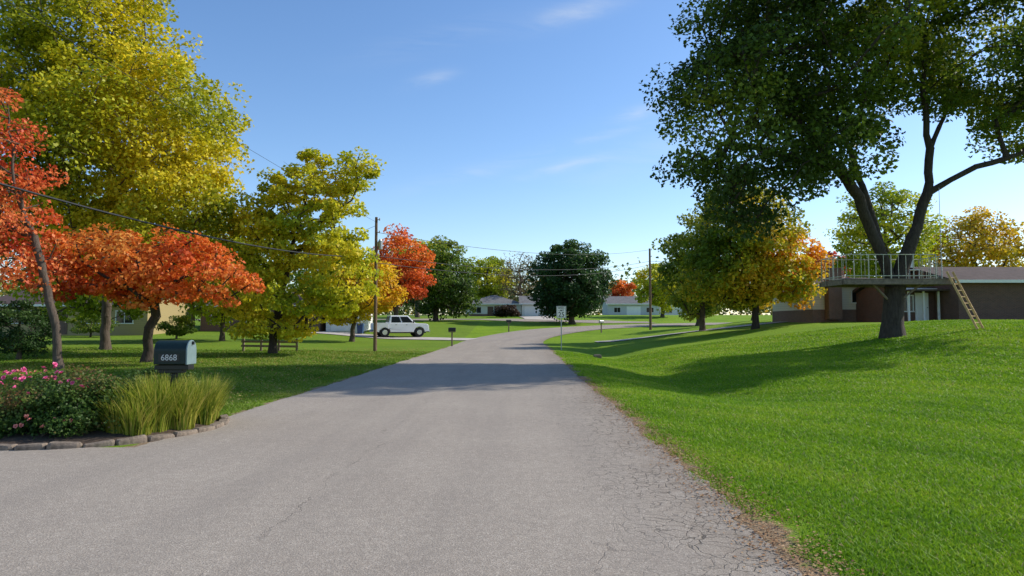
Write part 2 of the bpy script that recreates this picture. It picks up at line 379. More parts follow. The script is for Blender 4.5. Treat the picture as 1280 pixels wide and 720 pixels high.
def tree(name,label,bx,by,ells,tr,nclump,nleaf,lsize,pal,seed,limbs=None,bark=None,tfun=None,group=None,
         spread=0.40,inner=0.4,cat='tree',twigs=True,nside=7,tnoise=0.45,bright=0.25,droop=0.0,pipe=1.0,zfork=None):
    r=np.random.default_rng(seed); bz=Tz(bx,by)
    E=np.array(ells,float)
    top=(E[:,2]+E[:,5]).max(); bot=(E[:,2]-E[:,5]).min()
    C,_=ell_sample(r,ells,nclump*3,inner)
    C=C[C[:,2]>bz+(0.35 if top-bz>1.5 else 0.05)]
    vol=(4.19*E[:,3]*E[:,4]*E[:,5]).sum(); sp=(vol/nclump)**(1/3)
    keep=[]
    for c in C:
        if all(np.sum((c-k)**2)>(0.62*sp)**2 for k in keep[-400:]): keep.append(c)
        if len(keep)>=nclump: break
    C=np.array(keep); nC=len(C)
    nodes=[]; par=[]; rmin=[]
    def add(p,pa,rm=0.0): nodes.append(np.array(p,float)); par.append(pa); rmin.append(rm); return len(nodes)-1
    if limbs is None:
        cx,cy=E[0,0],E[0,1]
        zf=bz+max(0.8,(bot-bz)*0.9) if bot>bz+0.5 else bz+(top-bz)*0.12
        if zfork: zf=bz+zfork
        zt=bz+(top-bz)*0.86
        i=add((bx,by,bz-0.15),-1)
        for z in np.linspace(bz,zt,int((zt-bz)/0.5)+2):
            f=(z-bz)/(zt-bz); jit=r.normal(0,0.05*(0.3+f),2)*min(1,tr*5)
            i=add((bx+(cx-bx)*sm(f)+jit[0]*2,by+(cy-by)*sm(f)+jit[1]*2,z),i)
        zcut=zf
    else:
        ends={}
        for key,start,pts in limbs:
            if start is None: i=-1
            else: i=ends[start]
            for q in pts:
                if i>=0:
                    p0=nodes[i]; p1=np.array(q[:3],float); n=max(1,int(np.linalg.norm(p1-p0)/0.5))
                    for k in range(1,n+1):
                        t=k/n; i=add(p0+(p1-p0)*t+(r.normal(0,0.03,3) if k<n else 0),i,q[3])
                else: i=add(q[:3],-1,q[3])
                ends[(key,q[2])]=i
            ends[key]=i
        zcut=bz+(min(q[2] for k,s,pp in limbs if s is not None for q in pp)-bz)
    order=np.argsort(np.linalg.norm(C[:,:2]-E[0,:2],axis=1)+0.3*np.abs(C[:,2]-E[0,2]))
    tips=[]
    for ci in order:
        c=C[ci]; Nn=np.array(nodes); dv=c-Nn; dd=np.linalg.norm(dv,axis=1)
        cost=dd+np.where(dv[:,2]<0.25*dd,(0.25*dd-dv[:,2])*0.9,0)+np.where(Nn[:,2]<zcut-0.05,50,0)
        k=int(np.argmin(cost)); p0=Nn[k]; n=max(1,int(dd[k]/0.8)); i=k
        for q in range(1,n+1):
            t=q/n; p=p0+(c-p0)*t; p=p+np.array([0,0,0.10*dd[k]*math.sin(math.pi*t)]) + (r.normal(0,0.06*min(1,dd[k]),3) if q<n else 0)
            i=add(p,i)
        tips.append(i)
    nodes=np.array(nodes); par=np.array(par); n=len(nodes)
    acc=np.zeros(n); ex=2.3
    for i in tips: acc[i]+=1
    for i in range(n-1,-1,-1):
        if par[i]>=0: acc[par[i]]+=acc[i]
    acc=np.maximum(acc,0.5); rad=acc**(1/ex); rad=rad/rad[0]*tr*pipe
    rad=np.maximum(rad,np.array(rmin)); rad=np.maximum(rad,0.012 if top-bz>1.5 else 0.004)
    hz=nodes[:,2]-bz; onax=(hz<1.6)&(np.hypot(nodes[:,0]-bx,nodes[:,1]-by)<0.8)
    rad=np.where(onax,rad*(1+0.5*np.exp(-np.maximum(hz,0)/0.28)),rad)
    V,F=tubes(nodes,par,rad,nside)
    if twigs:
        nt_=3; a=np.repeat(np.arange(nC),nt_); P0=C[a]; P1=P0+rand_unit(r,len(a))*sp*0.7*np.array([1,1,0.7])
        nn=np.concatenate([P0,P1]); pp=np.concatenate([np.full(len(a),-1),np.arange(len(a))]); rr=np.concatenate([np.full(len(a),0.018),np.full(len(a),0.006)])*max(1,lsize*5)*0.8
        V2,F2=tubes(nn,pp,rr,3)
        F3=F2+len(V); V=np.concatenate([V,V2]); F=np.concatenate([F,F3])
    O=np.array([bx,by,bz])
    root=empty(name,tuple(O),label,cat,group=group)
    mkobj('trunk',npmesh('trunk',V-O,F,True),bark or M_bark,root)
    wgt=r.uniform(0.4,1.6,nC); wgt/=wgt.sum(); ci=r.choice(nC,nleaf,p=wgt)
    sig=sp*spread*r.uniform(0.7,1.3,nC)
    g=r.normal(0,1,(nleaf,3)); g/= (1+0.12*np.linalg.norm(g,axis=1)[:,None]**2)
    P=C[ci]+g*sig[ci][:,None]*np.array([1.2,1.2,0.75])
    P[:,2]-=droop*np.hypot(g[:,0],g[:,1])*sig[ci]
    P=P[P[:,2]>T(P[:,0],P[:,1])+(0.12 if top-bz>1.5 else 0.03)]
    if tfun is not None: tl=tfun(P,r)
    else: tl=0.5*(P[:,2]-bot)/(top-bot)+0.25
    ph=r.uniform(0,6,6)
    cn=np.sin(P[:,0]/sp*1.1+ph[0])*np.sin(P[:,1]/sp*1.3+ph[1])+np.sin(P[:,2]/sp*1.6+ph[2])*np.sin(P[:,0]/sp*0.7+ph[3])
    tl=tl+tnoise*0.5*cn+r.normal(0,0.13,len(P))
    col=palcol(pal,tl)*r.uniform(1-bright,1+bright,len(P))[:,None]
    out=(P-E[0,:3])/E[0,3:6]; out/=np.linalg.norm(out,axis=1)[:,None]+1e-6
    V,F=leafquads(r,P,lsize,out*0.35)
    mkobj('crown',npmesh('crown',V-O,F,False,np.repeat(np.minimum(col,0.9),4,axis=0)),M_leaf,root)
    return root

YEL=[(0.22,0.26,0.014),(0.46,0.46,0.02),(0.72,0.60,0.025),(0.82,0.63,0.03)]
YG=[(0.24,0.32,0.018),(0.46,0.50,0.024),(0.68,0.62,0.03),(0.80,0.62,0.03)]
ORG=[(0.42,0.06,0.02),(0.80,0.16,0.03),(0.88,0.29,0.05),(0.88,0.45,0.11)]
RED=[(0.28,0.03,0.02),(0.66,0.09,0.035),(0.80,0.20,0.055)]
GRN=[(0.055,0.10,0.014),(0.11,0.18,0.02),(0.19,0.27,0.028),(0.34,0.35,0.03)]
DGRN=[(0.03,0.07,0.02),(0.05,0.11,0.028),(0.09,0.16,0.036)]
GRO=[(0.15,0.22,0.016),(0.34,0.36,0.022),(0.66,0.52,0.03),(0.84,0.48,0.03),(0.84,0.33,0.03)]

bx,by=16.1,29.0; bz=Tz(bx,by)
limbs=[('t',None,[(bx,by,bz-0.2,0.47),(bx+0.02,by,bz+0.5,0.43),(16.2,29,2.5,0.40),(16.3,29,3.2,0.42)]),
 ('A','t',[(15.8,28.8,4.1,0.24),(15.2,28.6,5.3,0.21),(14.5,28.3,6.9,0.18),(13.5,28,8.1,0.15),(11.8,27.6,9.8,0.11),(9.9,27.2,11.3,0.07)]),
 ('B','t',[(16.0,29.3,4.3,0.22),(15.85,29.5,5.4,0.20),(15.6,29.9,7.2,0.18),(15.2,30.2,9.2,0.14),(14.4,30.6,12.3,0.10),(14,30.8,15.4,0.06)]),
 ('C','t',[(16.7,29,4.3,0.31),(17.1,29,5.3,0.27),(17.85,29.1,7.2,0.22),(18.1,29.2,9.2,0.17),(18.0,29.4,11.6,0.13),(18.3,29.6,14.7,0.08)]),
 ('D',('C',7.2),[(18.6,28.7,7.7,0.11),(19.5,28.4,8.2,0.09),(21.2,28,8.7,0.07),(22.6,27.6,9.2,0.05)]),
 ('E',('C',9.2),[(18.8,29.6,10.3,0.10),(19.7,29.8,11.8,0.07),(20.6,30,13.6,0.05)]),
 ('G',('A',8.1),[(12.4,29,8.6,0.09),(10.8,29.8,9.4,0.07),(9.2,30,9.6,0.04)])]
tree('shade_tree','huge green shade tree with forked trunk holding a wooden platform',bx,by,
 [(8.9,27.6,10.6,2.4,4.2,4.2),(9.6,27.6,7.0,1.9,3.2,1.6),(12.6,28.2,12.6,3.6,5.2,3.4),(12.0,28.0,9.0,2.7,3.8,1.7),
  (15.6,29,16.8,6.5,6.0,3.2),(15.0,29,20.0,5.0,4.8,2.6),(20.6,29.0,13.4,3.8,4.6,2.9),(22.6,28.6,10.6,2.6,3.0,1.7),(26,30,13.0,4.0,4.5,3.2),(10.9,28.0,14.6,3.3,5.0,3.2),(15.6,30.5,11.3,2.2,2.0,1.9),(17.8,29.5,13,2,2.5,2.2)],
 0.47,450,115000,0.18,[(0.045,0.078,0.012),(0.09,0.145,0.016),(0.17,0.23,0.022),(0.38,0.36,0.03)],11,limbs=limbs,bark=M_barkd,spread=0.37,tnoise=0.6,droop=0.15,pipe=0.58,
 tfun=lambda P,r:0.36+0.05*(P[:,0]-12)/4)

tree('maple_tree','tall yellow-green maple with a dense billowing crown',-22.6,38,[(-21.3,36,10.8,6.9,6,6.0),(-22.8,36,16.8,4.9,4.6,5.0),(-17.8,35,8.0,3.6,3.5,4.0),(-26,35,11,3.5,4,6),(-19,34.5,5.2,4.5,3,2.0)],
 0.27,420,105000,0.21,YEL,21,spread=0.40,tfun=lambda P,r:0.42+0.02*(P[:,0]+21),tnoise=0.6,pipe=0.9)
tree('maple_tree','orange maple with a low spreading crown on a dark trunk',-15.2,28.5,[(-14.0,27.6,4.15,3.0,2.4,1.25),(-17.0,27.5,4.3,2.0,2.2,1.3),(-11.9,27.2,3.4,1.6,1.5,0.9),(-14.6,26.8,3.1,3.2,1.6,0.7)],
 0.22,115,13500,0.17,ORG,31,bark=M_barkd,spread=0.35,tfun=lambda P,r:0.5+0.05*(P[:,2]-4),droop=0.35,pipe=0.85)
tree('maple_tree','red maple with sparse foliage and slender grey stem',-15.9,24,[(-18.1,24.3,7.0,1.2,2.0,3.5),(-17.4,24,4.0,1.7,1.8,1.3),(-20,24,6,2.3,2.5,3)],
 0.16,110,11500,0.14,RED+[(0.85,0.32,0.10)],41,spread=0.35,droop=0.3,tfun=lambda P,r:0.68,bark=M_bark,pipe=0.85)
tree('maple_tree','yellow-green young maple with open arching branches',-12.6,36,[(-10.9,36,7.2,3.0,2.6,2.8),(-13.2,36,6.0,2.2,2.2,2.5),(-12.4,35.3,2.5,2.9,2.0,2.0),(-9.0,35.4,4.0,2.0,1.7,1.9),(-8.3,36,9.6,1.4,1.2,1.2),(-10.4,36,10.2,1.2,1.1,1.0),(-12.4,36,9.3,1.0,0.9,0.9)],
 0.20,250,31000,0.20,YG,51,bark=M_barkd,spread=0.33,tfun=lambda P,r:0.62,tnoise=0.5,droop=0.25)
tree('maple_tree','small golden maple beside a driveway',-12.9,55,[(-11.6,55,4.4,2.8,2.5,2.6),(-13.8,55,3.6,2.2,2,2)],0.18,70,9500,0.25,[(0.5,0.38,0.02),(0.78,0.55,0.02),(0.82,0.42,0.03)],61)
tree('maple_tree','bright red-orange maple in full autumn colour',-12.3,72,[(-12.0,72,7.6,3.2,3,4.2),(-13.5,72,6,3,3,3)],0.25,80,10000,0.3,ORG[:3],71)
tree('maple_tree','dark green maple with a yellowing top',-10.6,95,[(-10.4,95,8.0,5.2,5,5.2),(-8.5,95,6,3.6,3.5,3.8)],0.35,110,14000,0.37,GRN,81,tfun=lambda P,r:0.15+0.10*np.maximum(P[:,2]-7,0))
tree('maple_tree','tall yellow-green tree behind a darker maple',-15.5,112,[(-15,112,11,5,4.5,5)],0.35,80,9000,0.4,YG,91)
tree('maple_tree','yellow-green roadside tree with rounded crown',-4.8,132,[(-4.8,132,9.8,4.8,4.5,5.0)],0.35,80,9000,0.42,YG,101,tfun=lambda P,r:0.3+0*P[:,0])
tree('maple_tree','nearly leafless grey-brown tree',1.8,128,[(1.6,128,10.0,4.2,4,5.2)],0.3,130,2600,0.3,[(0.14,0.11,0.07),(0.28,0.22,0.1)],111,spread=0.6)
tree('oak_tree','round dark green tree with a dense crown',8.4,96,[(8.35,96,7.9,5.4,5,5.1),(8.0,96,5.0,4.6,4.2,2.6)],0.4,140,23000,0.38,DGRN,121,tfun=lambda P,r:0.3+0.06*(P[:,2]-5),spread=0.44)
tree('maple_tree','small orange tree beside a distant house',25.0,155,[(25,155,8.6,3.2,3,3)],0.25,50,5000,0.45,ORG,131)
tree('maple_tree','yellow-green tree behind a utility pole',25.8,117,[(25.6,117,7.8,4.6,4.2,3.9)],0.3,80,9500,0.38,YG,141,tfun=lambda P,r:0.45+0*P[:,0])
tree('maple_tree','low green tree at the road bend',24.5,90,[(25,90,5.6,3.0,3,3.0)],0.25,70,7000,0.32,GRN,151,tfun=lambda P,r:0.6+0*P[:,0])
tree('maple_tree','maple half green and half golden orange',17.8,50,[(17.4,50,7.2,4.0,3.8,4.4),(19.8,50,5.8,2.6,3,3.0),(15.2,50,6.0,2.7,2.8,3.2),(16.6,50,10.4,2.6,2.4,2.0)],0.24,180,31000,0.25,GRO,161,bark=M_barkd,
  tfun=lambda P,r:0.32+0.075*(P[:,0]-16.8)-0.03*(P[:,2]-6),tnoise=0.5)
tree('maple_tree','green tree with drooping boughs',15.9,57,[(15.6,57,6.6,3.2,2.8,4.4)],0.22,80,10000,0.27,GRN,171,tfun=lambda P,r:0.8+0*P[:,0])
tree('maple_tree','golden yellow tree behind a brick house',51,75,[(51,75,9.6,5.0,4.5,4.6),(46.5,76,8,3,3,3)],0.3,100,12000,0.32,[(0.36,0.3,0.02),(0.66,0.48,0.03),(0.78,0.48,0.03)],181)
tree('maple_tree','dark red tree behind a house',37.5,82,[(37.5,82,8.0,3.2,3,2.4)],0.25,60,6000,0.32,RED[:2],191)
tree('maple_tree','yellow-green tree behind a platform tree',34.5,62,[(34.0,62,9.6,4.4,4.2,4.8)],0.3,100,12000,0.28,YG,201,tfun=lambda P,r:0.3+0*P[:,0])
tree('maple_tree','golden tree beside a beige house',25.5,72,[(25.4,72,7.0,3.0,3,3.6)],0.25,70,8000,0.28,[(0.5,0.34,0.02),(0.8,0.48,0.02),(0.82,0.36,0.03)],211)
tree('evergreen_shrub','large dark green shrub',-21.6,30,[(-21.6,30,1.4,1.4,1.3,1.2)],0.08,60,8000,0.1,DGRN,221,cat='shrub',twigs=False)
tree('evergreen_shrub','low rounded shrub in front of a house',-25.5,52,[(-25.5,52,1.5,1.3,1.2,0.8)],0.06,30,3500,0.14,GRN,222,cat='shrub',twigs=False)
tree('evergreen_shrub','low rounded shrub in front of a house',-34.5,56,[(-34.5,56,1.6,1.8,1.2,0.9)],0.06,30,3500,0.14,GRN,224,cat='shrub',twigs=False)
tree('evergreen_shrub','low dark shrub on a lawn',-1.0,113,[(-1.0,113,3.6,2.0,2,1.1)],0.08,40,3500,0.3,[(0.035,0.03,0.02),(0.08,0.05,0.03)],223,cat='shrub',twigs=False)
tree('maple_tree','green tree behind a neighbouring house',-34,78,[(-34,78,7,5,4.5,5)],0.3,80,8000,0.34,GRN,231,tfun=lambda P,r:0.5+0*P[:,0])
tree('maple_tree','olive tree behind a neighbouring house',-22,82,[(-22,82,7,5,4.5,5)],0.3,80,8000,0.36,YG,232,tfun=lambda P,r:0.1+0*P[:,0])
tree('maple_tree','olive green tree with a slender trunk',-28.5,48,[(-28.5,48,6.2,4,4,4.2),(-31,48,4.4,3,3,2.4)],0.18,100,11000,0.28,YG,233,tfun=lambda P,r:0.1+0*P[:,0])
tree('maple_tree','yellow-green tree with low hanging boughs',-21.2,50,[(-21.2,50,5.6,3.6,3.5,3.6),(-19.2,50,3.6,2.4,2.5,1.6)],0.17,90,10000,0.27,YG,234,tfun=lambda P,r:0.25+0*P[:,0])

r=np.random.default_rng(99)
nC=640; cxs=r.uniform(-190,230,nC); cys=r.uniform(178,225,nC); hz=r.uniform(5,13,nC)
n=52000; ci=r.integers(0,nC,n); g=r.normal(0,1,(n,3))*np.array([3.2,3.2,2.2])
P=np.stack([cxs[ci],cys[ci],T(cxs[ci],cys[ci])+hz[ci]*r.uniform(0.1,1,n)],1)+g
kk=P[:,2]>T(P[:,0],P[:,1]); P=P[kk]; ci=ci[kk]
tcol=r.uniform(0,1,nC)**1.5
col=palcol([(0.06,0.10,0.03),(0.13,0.18,0.04),(0.28,0.28,0.05),(0.6,0.38,0.06)],tcol[ci]+r.normal(0,0.08,len(P)))*r.uniform(0.8,1.2,len(P))[:,None]
V,F=leafquads(r,P,1.15)
mkobj('distant_wood',npmesh('distant_wood',V,F,False,np.repeat(col,4,axis=0)),M_leaf,kind='stuff',label='distant mixed autumn wood along the horizon',category='trees')

# ------------------------------------------------------------------ grass
BX,BY,BRX,BRY=-6.35,10.55,1.8,1.78
def grass(seed,K,dmin,dmax,side):
    r=np.random.default_rng(seed)
    ds=np.exp(np.linspace(math.log(dmin),math.log(dmax),80)); PX=[];PY=[]
    for a,b in zip(ds[:-1],ds[1:]):
        d=(a+b)/2; dens=K*(4/d)**1.6
        if side>0: x0,x1=1.75+0.013*d,0.80*b+1
        else: x0,x1=-(0.80*b+1),-4.98+0.013*d
        if x1<=x0: continue
        n=int(dens*(x1-x0)*(b-a)); PX.append(r.uniform(x0,x1,n)); PY.append(r.uniform(a,b,n))
    x=np.concatenate(PX); y=np.concatenate(PY)
    s=sdist(x,y); e=np.abs(s)-3.42
    wob=0.13*np.sin(y*2.1)+0.10*np.sin(y*5.3+1)+0.08*np.sin(y*0.9)
    keep=r.uniform(0,1,len(x))<np.clip((e+wob+0.02)/0.35,0.0,1)
    if side<0:
        bed=((x-BX)/(BRX+0.12))**2+((y-BY)/(BRY+0.1))**2<1.0
        keep&=~bed; keep&=(y>9.0-0.01*x)&~((y<9.9)&(x>-6.2))
        dw=np.abs(y-(62.0+0.28*(-x-3.5)))<1.9; keep&=~dw
    x=x[keep];y=y[keep]; n=len(x); z=T(x,y)-0.004
    d=np.hypot(x,y)
    h=r.uniform(0.018,0.042,n)*(1+0.6*(r.uniform(0,1,n)>0.985))*(1+0.015*d); w=(0.0022+0.00075*d)*r.uniform(0.7,1.3,n)
    th=r.uniform(0,2*np.pi,n); lean=r.normal(0,0.8,(n,2))*h[:,None]
    B=np.stack([x,y,z],1); t=np.stack([np.cos(th),np.sin(th),np.zeros(n)],1)*w[:,None]
    tip=B+np.stack([lean[:,0],lean[:,1],h],1)
    V=np.stack([B-t,B+t,tip],1).reshape(-1,3); F=np.arange(3*n).reshape(-1,3)
    pn=0.5+0.2*np.sin(x*0.9+np.sin(y*0.7))*np.sin(y*0.8+1)+0.12*np.sin(x*3.1+y*2.3)+0.10*np.sin(x*0.31-y*0.23)+r.normal(0,0.2,n)
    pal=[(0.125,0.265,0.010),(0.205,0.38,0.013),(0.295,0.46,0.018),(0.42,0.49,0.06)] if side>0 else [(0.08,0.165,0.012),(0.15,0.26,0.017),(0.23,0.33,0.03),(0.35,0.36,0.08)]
    col=palcol(pal,pn)*r.uniform(0.85,1.15,n)[:,None]
    dead=r.uniform(0,1,n)<0.03; col[dead]=(0.44,0.38,0.17)
    cc=np.repeat(col,3,axis=0); cc[0::3]*=0.75; cc[1::3]*=0.75
    return V,F,cc
V,F,cc=grass(1,8500,2.6,40,1); mkobj('lawn_grass',npmesh('lawn_grass',V,F,False,cc),M_blade,kind='stuff',label='bright green mown lawn grass beside the road',category='grass')
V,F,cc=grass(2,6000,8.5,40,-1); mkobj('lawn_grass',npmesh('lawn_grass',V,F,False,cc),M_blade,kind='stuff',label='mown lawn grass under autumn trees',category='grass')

def litter(seed,x,y,size,pal,name,label,lift=0.012):
    r=np.random.default_rng(seed); z=T(x,y)+lift
    P=np.stack([x,y,z],1); V,F=leafquads(r,P,size,np.array([[0,0,3.0]]))
    col=palcol(pal,r.uniform(0,1,len(x)))
    mkobj(name,npmesh(name,V,F,False,np.repeat(col,4,axis=0)),M_litter,kind='stuff',label=label,category='leaves')
r=np.random.default_rng(5)
y=2.5+18*r.uniform(0,1,7500)**1.5; x=1.80+0.013*y+r.normal(0.1,0.17,len(y))
litter(6,x,y,0.026,[(0.14,0.07,0.035),(0.34,0.18,0.08),(0.52,0.34,0.18)],'fallen_leaves','dry brown leaf litter along the road edge',0.022)
y=r.uniform(11,45,4500); x=-5.6-r.exponential(8,4500)
kp=(np.abs(x)<0.85*y)&(((x-BX)/(BRX+.1))**2+((y-BY)/(BRY+.1))**2>1.0); x=x[kp];y=y[kp]
litter(7,x,y,0.065,[(0.30,0.13,0.04),(0.48,0.30,0.08),(0.42,0.34,0.13)],'fallen_leaves','scattered orange and yellow leaves on the lawn',0.03)

# ------------------------------------------------------------------ flower bed
n=48
vs=[(BX,BY,Tz(BX,BY)+0.14)]
fs=[]
for j,(q,hh) in enumerate([(0.55,0.12),(0.85,0.08),(0.99,0.02)]):
    for k in range(n):
        t=2*math.pi*k/n; x=BX+(BRX-.06)*q*math.cos(t); y=BY+(BRY-.06)*q*math.sin(t)
        vs.append((x,y,Tz(x,y)+hh))
for k in range(n): fs.append((0,1+k,1+(k+1)%n))
for j in range(2):
    for k in range(n): fs.append((1+j*n+k,1+(j+1)*n+k,1+(j+1)*n+(k+1)%n,1+j*n+(k+1)%n))
me=bpy.data.meshes.new('flower_bed'); me.from_pydata(vs,[],fs); me.update()
mkobj('flower_bed',me,M_mulch,kind='structure')
r=np.random.default_rng(12)
stone_meshes=[]
for q in range(4):
    w,dp,h=0.37,0.14,0.065+0.01*(q%2)
    pts=[]
    for k in range(12):
        t=2*math.pi*k/12; pts.append((0.5*w*np.sign(math.cos(t))*abs(math.cos(t))**0.4*(1+r.normal(0,0.04)),0.5*dp*np.sign(math.sin(t))*abs(math.sin(t))**0.4*(1+r.normal(0,0.07))))
    v=[];f=[]
    for z,sc in ((-0.05,1.0),(0.04,1.02),(h-0.012,0.97),(h,0.88)):
        for p in pts: v.append((p[0]*sc,p[1]*sc,z+r.normal(0,0.004)))
    for a in range(3):
        for k in range(12): f.append((a*12+k,a*12+(k+1)%12,(a+1)*12+(k+1)%12,(a+1)*12+k))
    f.append(tuple(range(36,48)))
    me=bpy.data.meshes.new('edging_stone'); me.from_pydata(v,[],f); me.update(); me.materials.append(M_stone); stone_meshes.append(me)
t=math.radians(205); k=0
while t<math.radians(392):
    x=BX+BRX*math.cos(t); y=BY+BRY*math.sin(t)
    o=mkobj('edging_stone',stone_meshes[k%4],None,None,(x,y,Tz(x,y)+0.003+0.008*math.sin(k*2.2)),
      (r.normal(0,0.04),r.normal(0,0.04),math.atan2(BRY*math.cos(t),-BRX*math.sin(t))+r.normal(0,0.06)))
    o['label']='weathered brown stone block edging the flower bed'; o['category']='stone'; o['group']='stones edging the flower bed'
    sp_=math.hypot(BRX*math.sin(t),BRY*math.cos(t)); t+=0.378/sp_; k+=1

def bush(name,label,ells,nclump,nleaf,ls,pal,seed,bx,by):
    return tree(name,label,bx,by,ells,0.03,nclump,nleaf,ls,pal,seed,cat='shrub',twigs=False,inner=0.2,spread=0.48,nside=5)
rose=bush('rose_bush','leafy green rose bush with pink flowers in a mulched bed',[(-6.3,9.9,0.50,0.78,0.62,0.42),(-6.9,9.8,0.44,0.55,0.5,0.38),(-5.85,9.75,0.36,0.45,0.45,0.30),(-6.4,9.4,0.26,0.9,0.3,0.2)],130,26000,0.042,[(0.028,0.07,0.014),(0.065,0.135,0.022),(0.13,0.20,0.04),(0.28,0.14,0.06)],301,-6.35,10.0)
M_pink=simple('pink_petals',(0.85,0.13,0.30),0.5,0.3,30,0,0)
M_pink2=simple('coral_petals',(0.85,0.28,0.22),0.5,0.3,30,0,0)
def flower_mesh(mat,sz,seed):
    r=np.random.default_rng(seed); v=[];f=[]
    for layer,(nn,tilt,ln) in enumerate([(6,0.35,1.0),(5,0.8,0.8),(4,1.2,0.55)]):
        for k in range(nn):
            a=2*math.pi*k/nn+layer*0.5+r.normal(0,0.1); ca,sa=math.cos(a),math.sin(a); tl=tilt+r.normal(0,0.12)
            i=len(v)
            for (u,w) in ((0.05,0),(0.55,0.42),(1,0.25),(1,-0.25),(0.55,-0.42)):
                x=u*math.cos(tl)*ln; z=u*math.sin(tl)*ln+0.15*w*w; v.append(((x*ca-w*ln*sa)*sz,(x*sa+w*ln*ca)*sz,z*sz))
            f.append((i,i+1,i+2,i+3,i+4))
    me=bpy.data.meshes.new('flower'); me.from_pydata(v,[],f); me.update(); me.materials.append(mat); return me
fm=[flower_mesh(M_pink,0.038,1),flower_mesh(M_pink,0.030,2),flower_mesh(M_pink2,0.032,3)]
r=np.random.default_rng(44)
for k in range(56):
    a=r.uniform(0,2*math.pi); q=r.uniform(0.2,1)
    x=-6.65+0.85*q*math.cos(a); y=9.7+0.5*q*math.sin(a)-0.1; zz=0.44+0.48*math.sqrt(max(0,1-q*q*0.8))+r.normal(0,0.06)
    if k>46: x=-6.2+r.uniform(-0.5,0.5); y=9.15+r.uniform(-.05,.12); zz=0.22+r.uniform(0,0.16)
    o=mkobj('flower',fm[k%2 if k<38 else 2],None,rose,(x+6.35,y-10.0,zz-Tz(-6.35,10.0)),(r.normal(-0.3,0.5),r.normal(0,0.5),r.uniform(0,6)))
bush('ground_shrub','low dark green shrub at the edge of the bed',[(-7.5,10.0,0.30,0.5,0.6,0.28)],30,6000,0.04,[(0.05,0.10,0.02),(0.14,0.2,0.04)],303,-7.5,10.0)
bush('ground_shrub','leafy green shrub behind the rose bush',[(-6.0,11.2,0.45,0.8,0.5,0.38)],40,7000,0.045,[(0.03,0.07,0.015),(0.09,0.15,0.03)],304,-6.0,11.2)
def ograss(cx,cy,hgt,n,seed,label):
    r=np.random.default_rng(seed); a=r.uniform(0,2*np.pi,n); q=0.18*np.sqrt(r.uniform(0,1,n)); bx=cx+q*np.cos(a); by=cy+q*np.sin(a); bz=T(bx,by)+0.03
    h=hgt*r.uniform(0.45,1.1,n); out=r.uniform(0.05,0.65,n)*h; a2=a+r.normal(0,0.6,n); w=r.uniform(0.004,0.009,n)
    tx,ty=-np.sin(a2),np.cos(a2); rows=[]
    for t,ws in ((0,0.7),(0.35,1),(0.7,0.8),(1.0,0.08)):
        px=bx+out*t**1.9*np.cos(a2); py=by+out*t**1.9*np.sin(a2); pz=bz+h*(t-0.18*t**3*(out/h))
        for sgn in(-1,1): rows.append(np.stack([px+sgn*w*ws*tx,py+sgn*w*ws*ty,pz],1))
    V=np.stack(rows,1).reshape(-1,3); b=(np.arange(n)*8)[:,None]
    F=np.concatenate([b+np.array([[0,1,3,2]]),b+np.array([[2,3,5,4]]),b+np.array([[4,5,7,6]])],0)
    c0=palcol([(0.11,0.19,0.02),(0.27,0.35,0.03),(0.46,0.46,0.06),(0.60,0.50,0.12)],r.uniform(0,1,n)); cc=np.repeat(c0,8,axis=0)
    O=np.array([cx,cy,Tz(cx,cy)])
    mkobj('ornamental_grass',npmesh('ornamental_grass',V-O,F,False,cc),M_blade,None,tuple(O),label=label,category='grass',group='clumps of ornamental grass')
for k,(x,y,h) in enumerate([(-5.7,10.15,0.70),(-5.45,9.95,0.74),(-5.15,9.9,0.80),(-4.9,10.2,0.76),(-5.3,10.35,0.84),(-4.85,10.75,0.78),(-5.0,11.3,0.68),(-5.6,10.7,0.75),(-5.25,9.65,0.60),(-5.5,9.7,0.55),(-5.1,10.1,0.85)]):
    ograss(x,y,h,850,60+k,'tall yellow-green ornamental grass clump in the bed')

def text_mesh(s,size,name,mat,parent,loc,rot,ext=0.001,sx=1.0,bold=0.0):
    cu=bpy.data.curves.new(name,'FONT'); cu.body=s; cu.size=size; cu.align_x='CENTER'; cu.align_y='CENTER'; cu.extrude=ext; cu.offset=bold
    t=bpy.data.objects.new(name+'_tmp',cu); COL.objects.link(t)
    dg=bpy.context.evaluated_depsgraph_get(); me=bpy.data.meshes.new_from_object(t.evaluated_get(dg))
    bpy.data.objects.remove(t)
    me.name=name; me.materials.clear()
    o=mkobj(name,me,mat,parent,loc,rot); o.scale=(sx,1,1); return o

def dome(w,h0,n=14):
    pts=[(-w/2,0),(-w/2,h0)]
    for k in range(1,n): t=math.pi*(1-k/n); pts.append((w/2*math.cos(t),h0+w/2*math.sin(t)))
    pts+=[(w/2,h0),(w/2,0)]; return pts
mx,my=-5.05,10.3; mz=Tz(mx,my)
mb=empty('mailbox',(mx,my,mz),'dark green domed mailbox on a post with house number 6868','mailbox',rot=(0,0,math.radians(2)))
MB().poly_extrude(dome(0.31,0.20),'x',-0.26,0.21).build('box',M_mbox,mb,(0,0,1.0),bevel=0.012)
MB().poly_extrude(dome(0.325,0.20),'x',0.212,0.236).build('door',M_mdoor,mb,(0,0,0.998),bevel=0.006)
MB().box((0.252,0,0.335),(0.03,0.03,0.05)).build('handle',M_black,mb,(0,0,0.98),bevel=0.004)
MB().box((-0.02,0,0.955),(0.50,0.2,0.07)).box((-0.05,0,0.895),(0.36,0.16,0.05)).build('bracket',M_black,mb,bevel=0.006)
MB().box((-0.02,0,0.435),(0.09,0.09,0.87)).build('post',M_black,mb,bevel=0.01)
MB().box((-0.03,-0.1585,1.10),(0.31,0.006,0.12)).build('number_plate',M_black,mb,bevel=0.002)
